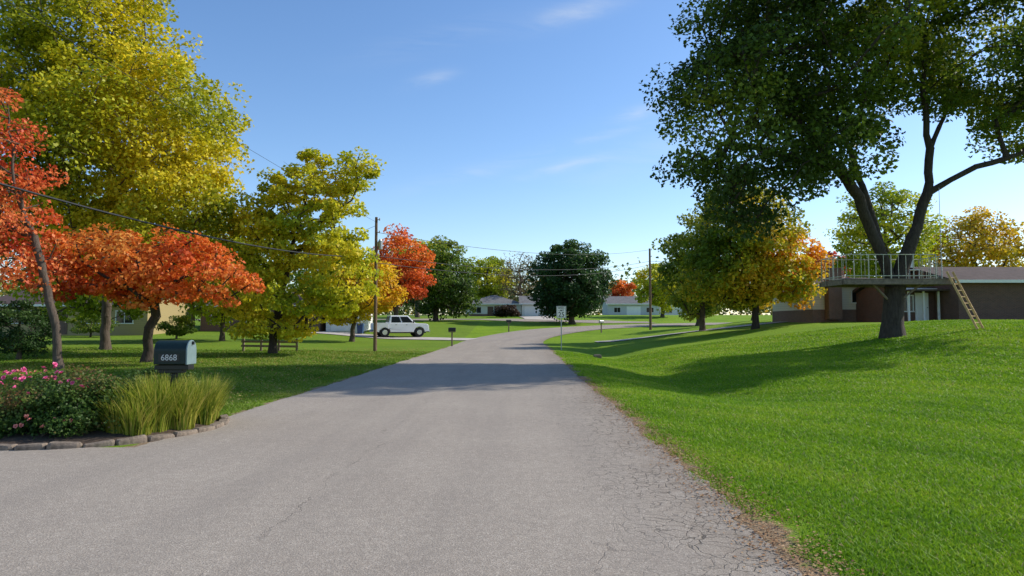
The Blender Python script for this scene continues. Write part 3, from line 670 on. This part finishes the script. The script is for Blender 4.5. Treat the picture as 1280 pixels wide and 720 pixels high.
text_mesh('6868',0.125,'house_number',M_num,mb,(-0.03,-0.1635,1.10),(math.radians(90),0,0),0.0012,0.95,0.0)
MB().box((0.12,0.163,1.2),(0.03,0.006,0.16)).box((0.09,0.163,1.27),(0.09,0.006,0.05)).build('flag',M_red,mb)

def small_mailbox(x,y,label,rot=0,plastic=M_black):
    e=empty('mailbox',(x,y,Tz(x,y)),label,'mailbox',rot=(0,0,rot),group='roadside mailboxes')
    MB().box((0,0,0.5),(0.1,0.1,1.1)).build('post',M_wood,e)
    MB().poly_extrude(dome(0.24,0.16),'x',-0.26,0.26).build('box',plastic,e,(0,0,1.07),bevel=0.006)
    MB().box((0,0,1.04),(0.5,0.18,0.05)).build('bracket',M_wood,e)
small_mailbox(-4.25,48.5,'black mailbox on a wooden post beside a driveway')
small_mailbox(-0.35,74.5,'black mailbox on a wooden post at the road bend',0.4)
small_mailbox(9.6,73.5,'grey mailbox on a post on the inner verge of the bend',0.6,M_metal)

sx,sy=3.1,43.0; sz=Tz(sx,sy)
sg=empty('speed_limit_sign',(sx,sy,sz),'white rectangular speed limit 25 sign on a metal post','road sign',rot=(0,0,math.radians(4)))
MB().box((0,0,1.3),(0.06,0.045,2.9)).build('post',M_metal,sg)
MB().box((0,-0.035,2.38),(0.61,0.008,0.76)).build('sign_plate',M_gdoor,sg,bevel=0.002)
bd=MB(); 
for c,d in (((0,0.345),(0.56,0.018)),((0,-0.345),(0.56,0.018)),((-0.271,0),(0.018,0.672)),((0.271,0),(0.018,0.672))):
    bd.box((c[0],-0.0405,2.38+c[1]),(d[0],0.003,d[1]))
bd.build('border',M_black,sg)
text_mesh('SPEED',0.15,'lettering',M_black,sg,(0,-0.041,2.63),(math.radians(90),0,0),0.001,1,0.002)
text_mesh('LIMIT',0.15,'lettering',M_black,sg,(0,-0.041,2.48),(math.radians(90),0,0),0.001,1,0.002)
text_mesh('25',0.40,'numerals',M_black,sg,(0,-0.041,2.22),(math.radians(90),0,0),0.001,1,0.004)
MB().box((0,0,0.05),(0.45,0.3,0.24)).box((0,0,0.18),(0.36,0.22,0.05)).build('drain_block',M_stone,None,(4.8,38.5,Tz(4.8,38.5)),bevel=0.03,label='small concrete drain block in the grass swale',category='drain')

# ------------------------------------------------------------------ poles & wires
def pole(x,y,h,label,trf=False,rr=0.11):
    z=Tz(x,y); e=empty('utility_pole',(x,y,z),label,'utility pole',group='wooden utility poles')
    MB().cyl((0,0,-0.3),(0,0,h),rr,rr*0.72,12).build('pole',M_polewood,e,smooth=False)
    for zz in (h-0.15,h-0.9): MB().cyl((0.05,0,zz),(0.2,0,zz),0.025,0.025,8).cyl((0.2,0,zz-0.05),(0.2,0,zz+0.1),0.04,0.03,8).build('insulator',M_metal,e)
    if trf: 
        MB().cyl((0.25,0,h-1.9),(0.25,0,h-1.4),0.13,0.13,14).cyl((0.25,0,h-1.4),(0.25,0,h-1.3),0.1,0.05,10).box((0.11,0,h-1.6),(0.1,0.08,0.25)).build('transformer',M_metal,e)
pole(-8.0,40,7.9,'brown wooden utility pole with transformer on the lawn',trf=True)
pole(15.6,77,9.2,'slim wooden utility pole near the road bend',rr=0.15)
pole(-12.2,-2,9.6,'wooden utility pole beside the road')
def wire(p0,p1,sag,rad,label):
    p0=np.array(p0);p1=np.array(p1); n=28; t=np.linspace(0,1,n)[:,None]
    P=p0+(p1-p0)*t; P[:,2]-=(4*sag*t*(1-t))[:,0]
    V,F=tubes(P,np.arange(-1,n-1),np.full(n,rad),5)
    O=p0.copy(); mkobj('power_line',npmesh('power_line',V-O,F,True),M_wire,None,tuple(O),label=label,category='cable',group='overhead cables')
lab='thin black overhead cable between utility poles'
wire((-8,40,7.6),(-12.2,-2,9.3),0.3,0.007,lab)
wire((-8,40,5.6),(-12.2,-2,5.8),1.3,0.026,'thick black sagging cable between utility poles')
wire((-8,40,7.0),(15.6,77,10.0),0.9,0.014,lab)
wire((-8,40,5.6),(15.6,77,8.7),0.9,0.019,lab)
wire((-8,40,5.2),(15.6,77,8.3),1.0,0.019,lab)
wire((15.6,77,8.7),(48,62,8.9),0.8,0.018,lab)
wire((-8,40,7.4),(-30,60,5.5),0.7,0.010,lab)

# ------------------------------------------------------------------ tree platform & ladder
pz=3.45
DX,DY=16.0,29.0
dk=empty('tree_platform',(DX,DY,bz),'weathered wooden platform with metal railing around the trunk','tree house')
def lz(z): return z-bz
x0,x1,y0,y1=-2.25,2.2,-0.95,1.4
b=MB(); yy=y0
while yy<y1-0.05:
    if abs(yy+0.07)<0.6:
        b.box(((x0-0.3)/2,yy+0.07,lz(pz)),(abs(x0)-0.3,0.135,0.04)).box(((x1+0.95)/2,yy+0.07,lz(pz)),(x1-0.95,0.135,0.04))
    else: b.box(((x0+x1)/2,yy+0.07,lz(pz)),(x1-x0,0.135,0.04))
    yy+=0.145
b.build('platform',M_wood,dk)
b=MB()
for q in (y0+0.05,-0.65,0.75,y1-0.05): b.box(((x0+x1)/2,q,lz(pz)-0.12),(x1-x0+0.1,0.06,0.19))
for q in (x0+0.03,x1-0.03): b.box((q,(y0+y1)/2,lz(pz)-0.12),(0.06,y1-y0-0.2,0.18))
for sx_ in (-1,1):
    b.beam((sx_*1.0+0.1,-0.5,lz(pz)-0.2),(sx_*0.3+0.15,-0.2,lz(pz)-0.8),0.06,0.08)
b.build('joist',M_wood,dk)
b=MB(); zr=lz(pz)+0.02
def railrun(p,q,n):
    p=Vector(p);q=Vector(q)
    for k in range(n+1):
        a=p.lerp(q,k/n); b.cyl((a.x,a.y,zr),(a.x,a.y,zr+1.0),0.011 if k%3 else 0.024,None,6)
    for hh in (0.12,1.0): b.cyl((p.x,p.y,zr+hh),(q.x,q.y,zr+hh),0.018,None,6)
railrun((x0+.05,y0+.05,0),(x1-.7,y0+.05,0),12); railrun((x0+.05,y1-.05,0),(x1-.05,y1-.05,0),9)
railrun((x0+.05,y0+.05,0),(x0+.05,y1-.05,0),6); railrun((x1-.05,y0+.7,0),(x1-.05,y1-.05,0),6)
b.build('railing',M_rail,dk)
ch=empty('chair',(17.2,29.3,pz+0.02),'simple metal chair on the tree platform','chair')
MB().box((0,0,0.45),(0.45,0.42,0.03)).build('seat',M_trim,ch); MB().box((0,0.2,0.75),(0.45,0.02,0.35)).build('backrest',M_trim,ch)
for q in ((-.2,-.19),(.2,-.19),(-.2,.2),(.2,.2)): MB().cyl((q[0],q[1],0),(q[0],q[1],0.45 if q[1]<0 else 0.9),0.012,None,6).build('leg',M_metal,ch)
MB().cyl((0,0,0),(0,0,3.9),0.014,0.010,8).build('flag_pole',M_metal,None,(18.05,28.6,pz),label='thin upright metal pole fixed to the platform',category='pole')
lx,ly=18.7,27.3
la=empty('ladder',(lx,ly,Tz(lx,ly)),'light wooden ladder leaning on the tree platform','ladder')
p0=Vector((0,0,0)); p1=Vector((18.0-lx,28.0-ly,pz+0.3-Tz(lx,ly)))
sd=Vector((0.9,0.44,0)).normalized()*0.2
for s_ in (-1,1): MB().beam(p0+sd*s_,p1+sd*s_,0.05,0.08).build('rail',M_wood_l,la)
for k in range(1,9):
    c=p0.lerp(p1,k/9); MB().cyl(c-sd,c+sd,0.02,None,6).build('rung',M_wood_l,la)

# ------------------------------------------------------------------ houses
def house(name,label,x0,x1,y0,y1,zb,wh,rh,mw,mr,kind='gable',feats=(),over=0.5,lower=None,chimney=None,parent=None,cat='house'):
    cx,cy=(x0+x1)/2,(y0+y1)/2; e=empty(name,(cx,cy,zb),label,cat) if parent is None else parent
    ox,oy,oz=e.location
    cx-=ox; cy-=oy; hx,hy=(x1-x0)/2,(y1-y0)/2; z0=zb-oz
    b=MB().box((cx,cy,z0+(wh-0.6)/2),(2*hx,2*hy,wh+0.6))
    if kind=='gable':
        for s_ in (-1,1):
            xx=cx+s_*(hx-0.05)
            b.poly_extrude([(cy-hy,z0+wh-0.01),(cy+hy,z0+wh-0.01),(cy,z0+wh+rh*hy/(hy+over)-0.05)],'x',xx-0.05,xx+0.049)
    b.build('wall',mw,e)
    if lower: MB().box((cx,cy,z0+lower[1]/2-0.3),(2*hx+0.06,2*hy+0.06,lower[1]+0.6)).build('lower_wall',lower[0],e)
    rb=MB(); ex,ey=hx+over,hy+over; th=0.16; ze=z0+wh-0.05
    if kind=='gable':
        for s_ in (-1,1):
            rb.poly_extrude([(cy+s_*ey,ze),(cy+s_*ey,ze+th),(cy,ze+rh+th),(cy,ze+rh)],'x',cx-ex,cx+ex)
    else:
        rl=max(0.3,hx-hy)
        A=[(cx-ex,cy-ey,ze),(cx+ex,cy-ey,ze),(cx+ex,cy+ey,ze),(cx-ex,cy+ey,ze)]
        B=[(p[0],p[1],ze+th) for p in A]; Rg=[(cx-rl,cy,ze+th+rh),(cx+rl,cy,ze+th+rh)]
        i=len(rb.v); rb.v+=A+B+Rg
        rb.f+=[(i,i+3,i+2,i+1),(i,i+1,i+5,i+4),(i+1,i+2,i+6,i+5),(i+2,i+3,i+7,i+6),(i+3,i,i+4,i+7),(i+4,i+5,i+9,i+8),(i+5,i+6,i+9),(i+6,i+7,i+8,i+9),(i+7,i+4,i+8)]
    rb.build('roof',mr,e)
    MB().box((cx,cy-ey-0.02,ze+th/2),(2*ex,0.035,th+0.03)).build('gutter',M_trim,e)
    if chimney: 
        px,pw,py,top=chimney; 
        MB().box((px-ox,py-oy,z0+top/2),(pw,0.7,top)).box((px-ox,py-oy,z0+top+0.04),(pw+0.12,0.82,0.08)).build('chimney',lower[0] if lower else mw,e)
    fy=cy-hy-(0.03 if lower else 0)
    for ft in feats:
        t,px,pz_,w,h=ft[:5]; px-=ox; pc=z0+pz_
        if t=='window':
            fr=MB(); y_=fy-0.03
            for c,d in (((0,h/2),(w+.12,.07)),((0,-h/2),(w+.16,.08)),((-w/2,0),(.07,h-.08)),((w/2,0),(.07,h-.08)),((0,0),(.04,h-.08))): fr.box((px+c[0],y_,pc+c[1]),(d[0],0.09,d[1]))
            f_=fr.build('window',M_trim,e)
            MB().box((px,fy-0.008,pc),(w-.07,0.03,h-.08)).build('glass',M_glass,f_)
        elif t=='panel':
            MB().box((px,fy-0.03,pc),(w,0.06,h)).build('wall_panel',M_beige,e)
        elif t=='door':
            d_=MB().box((px,fy-0.02,pc),(w,0.05,h)).box((px,fy-0.05,pc+h*0.2),(w*.6,.02,h*.3)).box((px,fy-0.05,pc-h*0.2),(w*.6,.02,h*.35)).build('door',M_door if len(ft)<6 else ft[5],e)
            MB().box((px+w*.38,fy-0.08,pc),(0.05,0.06,0.05)).build('handle',M_chrome,d_)
        elif t=='garage':
            g_=MB().box((px,fy-0.02,pc),(w,0.04,h))
            for a in range(4):
                for c in range(4): g_.box((px-w/2+w*(c+.5)/4,fy-0.05,pc-h/2+h*(a+.5)/4),(w/4-.12,.03,h/4-.1))
            g_.build('garage_door',M_gdoor,e)
    return e
hz_=1.7
h1=house('brick_house','long single-storey dark brick ranch house with brown shingle roof',28.8,47,44,53,hz_,2.6,1.25,M_brick,M_roofb,'gable',
  [('window',34.2,1.45,1.6,1.1),('window',37.5,1.45,1.6,1.1),('door',40.2,1.05,0.95,2.1)])
house('brick_house','',26.2,28.77,46.5,52,hz_,2.2,0.9,M_brick,M_roofb,'gable',[('window',26.9,1.3,0.8,1.1),('door',27.9,1.02,0.9,2.0,M_gdoor)],over=0.3,parent=h1)
for q in (26.5,27.5,28.5): MB().box((q-h1.location.x,45.6-h1.location.y,1.05),(0.11,0.11,2.1)).build('porch_post',M_trim,h1)
MB().box((27.5-h1.location.x,45.6-h1.location.y,2.14),(2.6,1.6,0.1)).build('porch_roof',M_roofb,h1)
house('beige_house','beige sided house with brown brick base, wide chimney and dark roof',22.9,28.9,52,60,1.95,2.55,0.8,M_beige,M_roofb,'gable',
  [('window',26.5,1.7,1.3,0.9),('window',28.1,1.7,0.8,0.9)],over=0.4,lower=(M_brick2,0.75),chimney=(24.3,1.0,51.6,3.8))
house('white_house','white and brown single-storey house with grey hip roof',-8.2,1.6,120,129,2.55,2.5,1.7,M_white,M_roofg,'hip',[('window',-6.2,1.5,1.6,1.1),('door',-3.8,1.05,1.0,2.1),('window',-1.4,1.5,2.0,1.2)],lower=(M_brick2,0.8))
house('white_house','white garage wing with grey gable roof and panelled doors',1.7,8.0,117,126,2.5,2.5,1.5,M_white,M_roofg,'gable',[('garage',3.4,1.1,2.5,2.2),('garage',6.3,1.1,2.5,2.2)])
house('grey_house','distant light grey house with a low grey roof',20.5,31.5,146,155,3.1,2.7,1.8,M_lgrey,M_roofg,'gable',[('window',22.5,1.5,1.4,1.1),('garage',26,1.15,3.0,2.2),('window',29.5,1.5,1.6,1.1)])
house('white_house','small distant white house with hip roof',32.5,41,150,158,3.1,2.6,1.6,M_white,M_roofg,'hip',[('window',34.5,1.5,1.4,1.1),('window',38,1.5,1.4,1.1)])
house('brick_house','brown brick ranch house behind garden trees',-31,-19.1,68,77,0.8,2.55,1.5,M_brick2,M_roofb,'gable',[('window',-29,1.5,1.8,1.1),('window',-25.5,1.5,1.8,1.1),('door',-23,1.05,0.95,2.1),('window',-21.4,1.5,0.9,1.1)])
house('white_garage','white garage with panelled door beside a driveway',-18.5,-15.3,68,75,0.8,2.5,0.9,M_white,M_roofb,'gable',[('garage',-16.8,1.1,2.4,2.1)],over=0.3,cat='garage')
house('tan_house','tan sided single-storey house behind garden trees',-46,-32,60,69,0.7,2.5,1.5,M_cream,M_roofb,'gable',[('window',-43,1.5,1.8,1.1),('door',-39.5,1.05,0.95,2.1),('window',-37,1.5,1.5,1.1),('window',-34,1.5,1.5,1.1)])

fn=empty('rail_fence',(-13.6,38.5,Tz(-13.6,38.5)),'low dark wooden rail fence under yellow tree','fence')
for q in range(4): MB().box((-1.5+q,0,0.3),(0.1,0.1,0.8)).build('post',M_wood,fn)
for zz in (0.5,0.26): MB().beam((-1.6,-0.075,zz+.04),(1.6,-0.075,zz),0.04,0.12).build('rail',M_wood,fn)
bn=empty('trash_bin',(-14.8,66.8,Tz(-14.8,66.8)),'dark blue wheeled trash bin beside a garage','trash bin')
M_bin=simple('blue_plastic',(0.02,0.06,0.16),0.5,0.15,4,0,0)
bb=MB(); bb.v=[(-.24,-.28,.08),(.24,-.28,.08),(.24,.24,.08),(-.24,.24,.08),(-.3,-.35,1.0),(.3,-.35,1.0),(.3,.32,1.0),(-.3,.32,1.0)]; bb.f=[(0,3,2,1),(4,5,6,7),(0,1,5,4),(1,2,6,5),(2,3,7,6),(3,0,4,7)]
bb.build('body',M_bin,bn); MB().box((0,0,1.04),(0.66,0.74,0.06)).build('lid',M_bin,bn,bevel=0.02)
for s_ in (-1,1): MB().cyl((s_*.27,.25,.1),(s_*.33,.25,.1),.1,None,12).build('wheel',M_tyre,bn)

# ------------------------------------------------------------------ pickup
tx,ty=-10.7,65.4
pk=empty('pickup_truck',(tx,ty,Tz(tx,ty)+0.03),'white crew-cab pickup truck parked on a driveway','pickup truck',rot=(0,0,math.radians(22)))
HB=1.32; HT=2.04; wr=0.46
pts=[(-2.6,0.6),(-2.62,0.85),(-1.25,0.85),(-1.25,HB),(1.3,HB),(1.45,HB-.02),(2.35,HB-.06),(2.52,HB-.14),(2.6,0.8),(2.58,0.55),(2.25,0.52)]
def archpts(xc,a0=0,a1=180): return [(xc+0.53*math.cos(math.radians(a0+(a1-a0)*k/8)),0.46+0.53*math.sin(math.radians(a0+(a1-a0)*k/8))) for k in range(9)]
pts+=archpts(1.65)+[(1.05,0.48),(-1.05,0.48)]+archpts(-1.65)
MB().poly_extrude(pts,'y',-0.96,0.96).build('body',M_tpaint,pk,bevel=0.04)
arch=[(-2.58,0.66),(-2.62,HB+.02),(-1.32,HB+.02),(-1.32,0.9)]+[p for p in archpts(-1.65,50,160)]+[(-2.2,0.66)]
b=MB(); b.poly_extrude(arch,'y',-1.0,-0.92).poly_extrude(arch,'y',0.92,1.0).box((-2.6,0,1.0),(0.07,1.86,0.62)); b.build('cargo_bed',M_tpaint,pk,bevel=0.012)
A0,B0,C0,D0=-1.25,1.3,0.55,-1.1
c=MB()
c.v=[(A0,-.92,HB-.01),(B0,-.92,HB-.01),(B0,.92,HB-.01),(A0,.92,HB-.01),(D0,-.78,HT),(C0,-.78,HT),(C0,.78,HT),(D0,.78,HT)]
c.f=[(0,3,2,1),(4,5,6,7),(0,1,5,4),(1,2,6,5),(2,3,7,6),(3,0,4,7)]
cab=c.build('cab',M_tpaint,pk,bevel=0.06)
def pane(cor,name,off=0.012):
    P=[Vector(p) for p in cor]; ctr=sum(P,Vector())/len(P); nn=(P[1]-P[0]).cross(P[2]-P[0]).normalized()
    if nn.dot(ctr-Vector((0.1,0,1.5)))<0: nn=-nn
    MB().face([p+nn*off for p in P]).build(name,M_glass,pk)
def lerp(a,b,t): return tuple(a[i]+(b[i]-a[i])*t for i in range(3))
for s_ in (-1,1):
    A=(A0,s_*.92,HB);B=(B0,s_*.92,HB);C_=(C0,s_*.78,HT);D=(D0,s_*.78,HT)
    def q(u,v): return lerp(lerp(A,B,u),lerp(D,C_,u),v)
    pane([q(.08,.08),q(.46,.08),q(.46,.84),q(.08,.84)],'side_window'); pane([q(.51,.08),q(.92,.08),q(.92,.84),q(.51,.84)],'side_window')
pane([(B0-.04,-.83,HB+.05),(B0-.04,.83,HB+.05),(C0+.05,.70,HT-.05),(C0+.05,-.70,HT-.05)],'windshield',0.02)
pane([(A0+.02,-.78,HB+.08),(A0+.02,.78,HB+.08),(D0-.02,.68,HT-.08),(D0-.02,-.68,HT-.08)],'rear_window',0.012)
MB().box((2.64,0,0.58),(0.14,1.88,0.24)).build('front_bumper',M_chrome,pk,bevel=0.02)
MB().box((-2.68,0,0.6),(0.14,1.88,0.2)).build('rear_bumper',M_chrome,pk,bevel=0.02)
MB().box((2.59,0,0.95),(0.05,1.15,0.34)).build('grille',M_black,pk)
for s_ in (-1,1):
    MB().box((2.53,s_*.79,1.0),(0.12,0.3,0.24)).build('headlight',M_lens,pk,bevel=0.02)
    MB().box((-2.62,s_*.93,1.05),(0.06,0.12,0.34)).build('taillight',M_red,pk,bevel=0.01)
    MB().box((1.05,s_*1.1,1.46),(0.1,0.2,0.26)).build('mirror',M_black,pk,bevel=0.02)
    for xh in (.4,-.6): MB().box((xh,s_*.975,1.16),(0.16,0.03,0.03)).build('handle',M_black,pk)
    for xw in (1.65,-1.65):
        wt=MB().cyl((xw,s_*.72,wr),(xw,s_*.99,wr),wr-.01,None,24).build('wheel',M_tyre,pk,bevel=0.03)
        MB().cyl((xw,s_*.98,wr),(xw,s_*1.002,wr),.25,.23,20).build('rim',M_chrome,wt)
MB().box((0,0,0.46),(4.7,1.4,0.18)).build('chassis',M_black,pk)

# ------------------------------------------------------------------ world
w=bpy.data.worlds.new('World'); scene.world=w; w.use_nodes=True
nt=w.node_tree; bg=nt.nodes['Background']
EL=math.radians(36); AZ=math.radians(70)
sky=N(nt,'ShaderNodeTexSky',sky_type='NISHITA'); sky.sun_disc=False; sky.sun_elevation=EL; sky.sun_rotation=AZ
sky.altitude=200; sky.air_density=1.0; sky.dust_density=0.5; sky.ozone_density=2.0
hs=N(nt,'ShaderNodeHueSaturation'); hs.inputs['Saturation'].default_value=1.13; hs.inputs['Value'].default_value=1.4; L(nt,sky.outputs[0],hs.inputs['Color'])
skyc=mix(nt,1.0,hs.outputs[0],(0.98,1.0,1.06),'MULTIPLY')
tc=N(nt,'ShaderNodeTexCoord').outputs['Generated']
sp=N(nt,'ShaderNodeSeparateXYZ'); L(nt,tc,sp.inputs[0])
yy=math_(nt,'MAXIMUM',sp.outputs[1],0.05)
u=math_(nt,'DIVIDE',sp.outputs[0],yy); v=math_(nt,'DIVIDE',sp.outputs[2],yy)
cb=N(nt,'ShaderNodeCombineXYZ'); L(nt,u,cb.inputs[0]); L(nt,v,cb.inputs[1])
rt=N(nt,'ShaderNodeMapping'); rt.inputs['Rotation'].default_value=(0,0,math.radians(-14)); rt.inputs['Scale'].default_value=(2.2,11,1); L(nt,cb.outputs[0],rt.inputs['Vector'])
cn=noise(nt,rt.outputs[0],2.2,7,0.62,0.6)
tot=None
for (cx_,cy_,sx_,sy_,a_) in [(0.075,0.232,0.055,0.007,0.8),(-0.06,0.222,0.09,0.012,0.35),(-0.12,0.365,0.03,0.010,0.5),(0.09,0.465,0.06,0.015,0.8),(0.19,0.315,0.035,0.010,0.6),(0.2,0.25,0.12,0.03,0.25),(-0.1,0.43,0.12,0.02,0.2),(0.12,0.275,0.10,0.006,0.4)]:
    du=math_(nt,'SUBTRACT',u,cx_); dv_=math_(nt,'SUBTRACT',math_(nt,'SUBTRACT',v,cy_),math_(nt,'MULTIPLY',du,0.25))
    e_=math_(nt,'ADD',math_(nt,'POWER',math_(nt,'DIVIDE',math_(nt,'ABSOLUTE',du),sx_),2.0),math_(nt,'POWER',math_(nt,'DIVIDE',math_(nt,'ABSOLUTE',dv_),sy_),2.0))
    g_=math_(nt,'MULTIPLY',math_(nt,'EXPONENT',math_(nt,'MULTIPLY',e_,-1.0)),a_)
    tot=g_ if tot is None else math_(nt,'ADD',tot,g_)
cl_=math_(nt,'MULTIPLY',tot,ramp(nt,cn,[(0.38,0.0),(0.72,1.0)]),clamp=True)
cc=mix(nt,math_(nt,'MULTIPLY',cl_,0.75),skyc,(6.2,6.6,7.0))
L(nt,cc,bg.inputs['Color']); bg.inputs['Strength'].default_value=0.13

sun=bpy.data.lights.new('sun','SUN'); sun.energy=5.0; sun.angle=math.radians(0.5); sun.color=(1.0,0.94,0.84)
so=bpy.data.objects.new('sun',sun); COL.objects.link(so)
S=Vector((math.cos(EL)*math.sin(AZ),math.cos(EL)*math.cos(AZ),math.sin(EL)))
so.rotation_euler=S.to_track_quat('Z','Y').to_euler(); so.location=(30,0,40)

cam=bpy.data.cameras.new('camera'); cam.lens=24; cam.sensor_width=36; cam.clip_end=2000; cam.clip_start=0.05
co=bpy.data.objects.new('camera',cam); COL.objects.link(co); co.location=(0,0,1.6)
co.rotation_euler=(math.radians(90+3.02),0,0); scene.camera=co
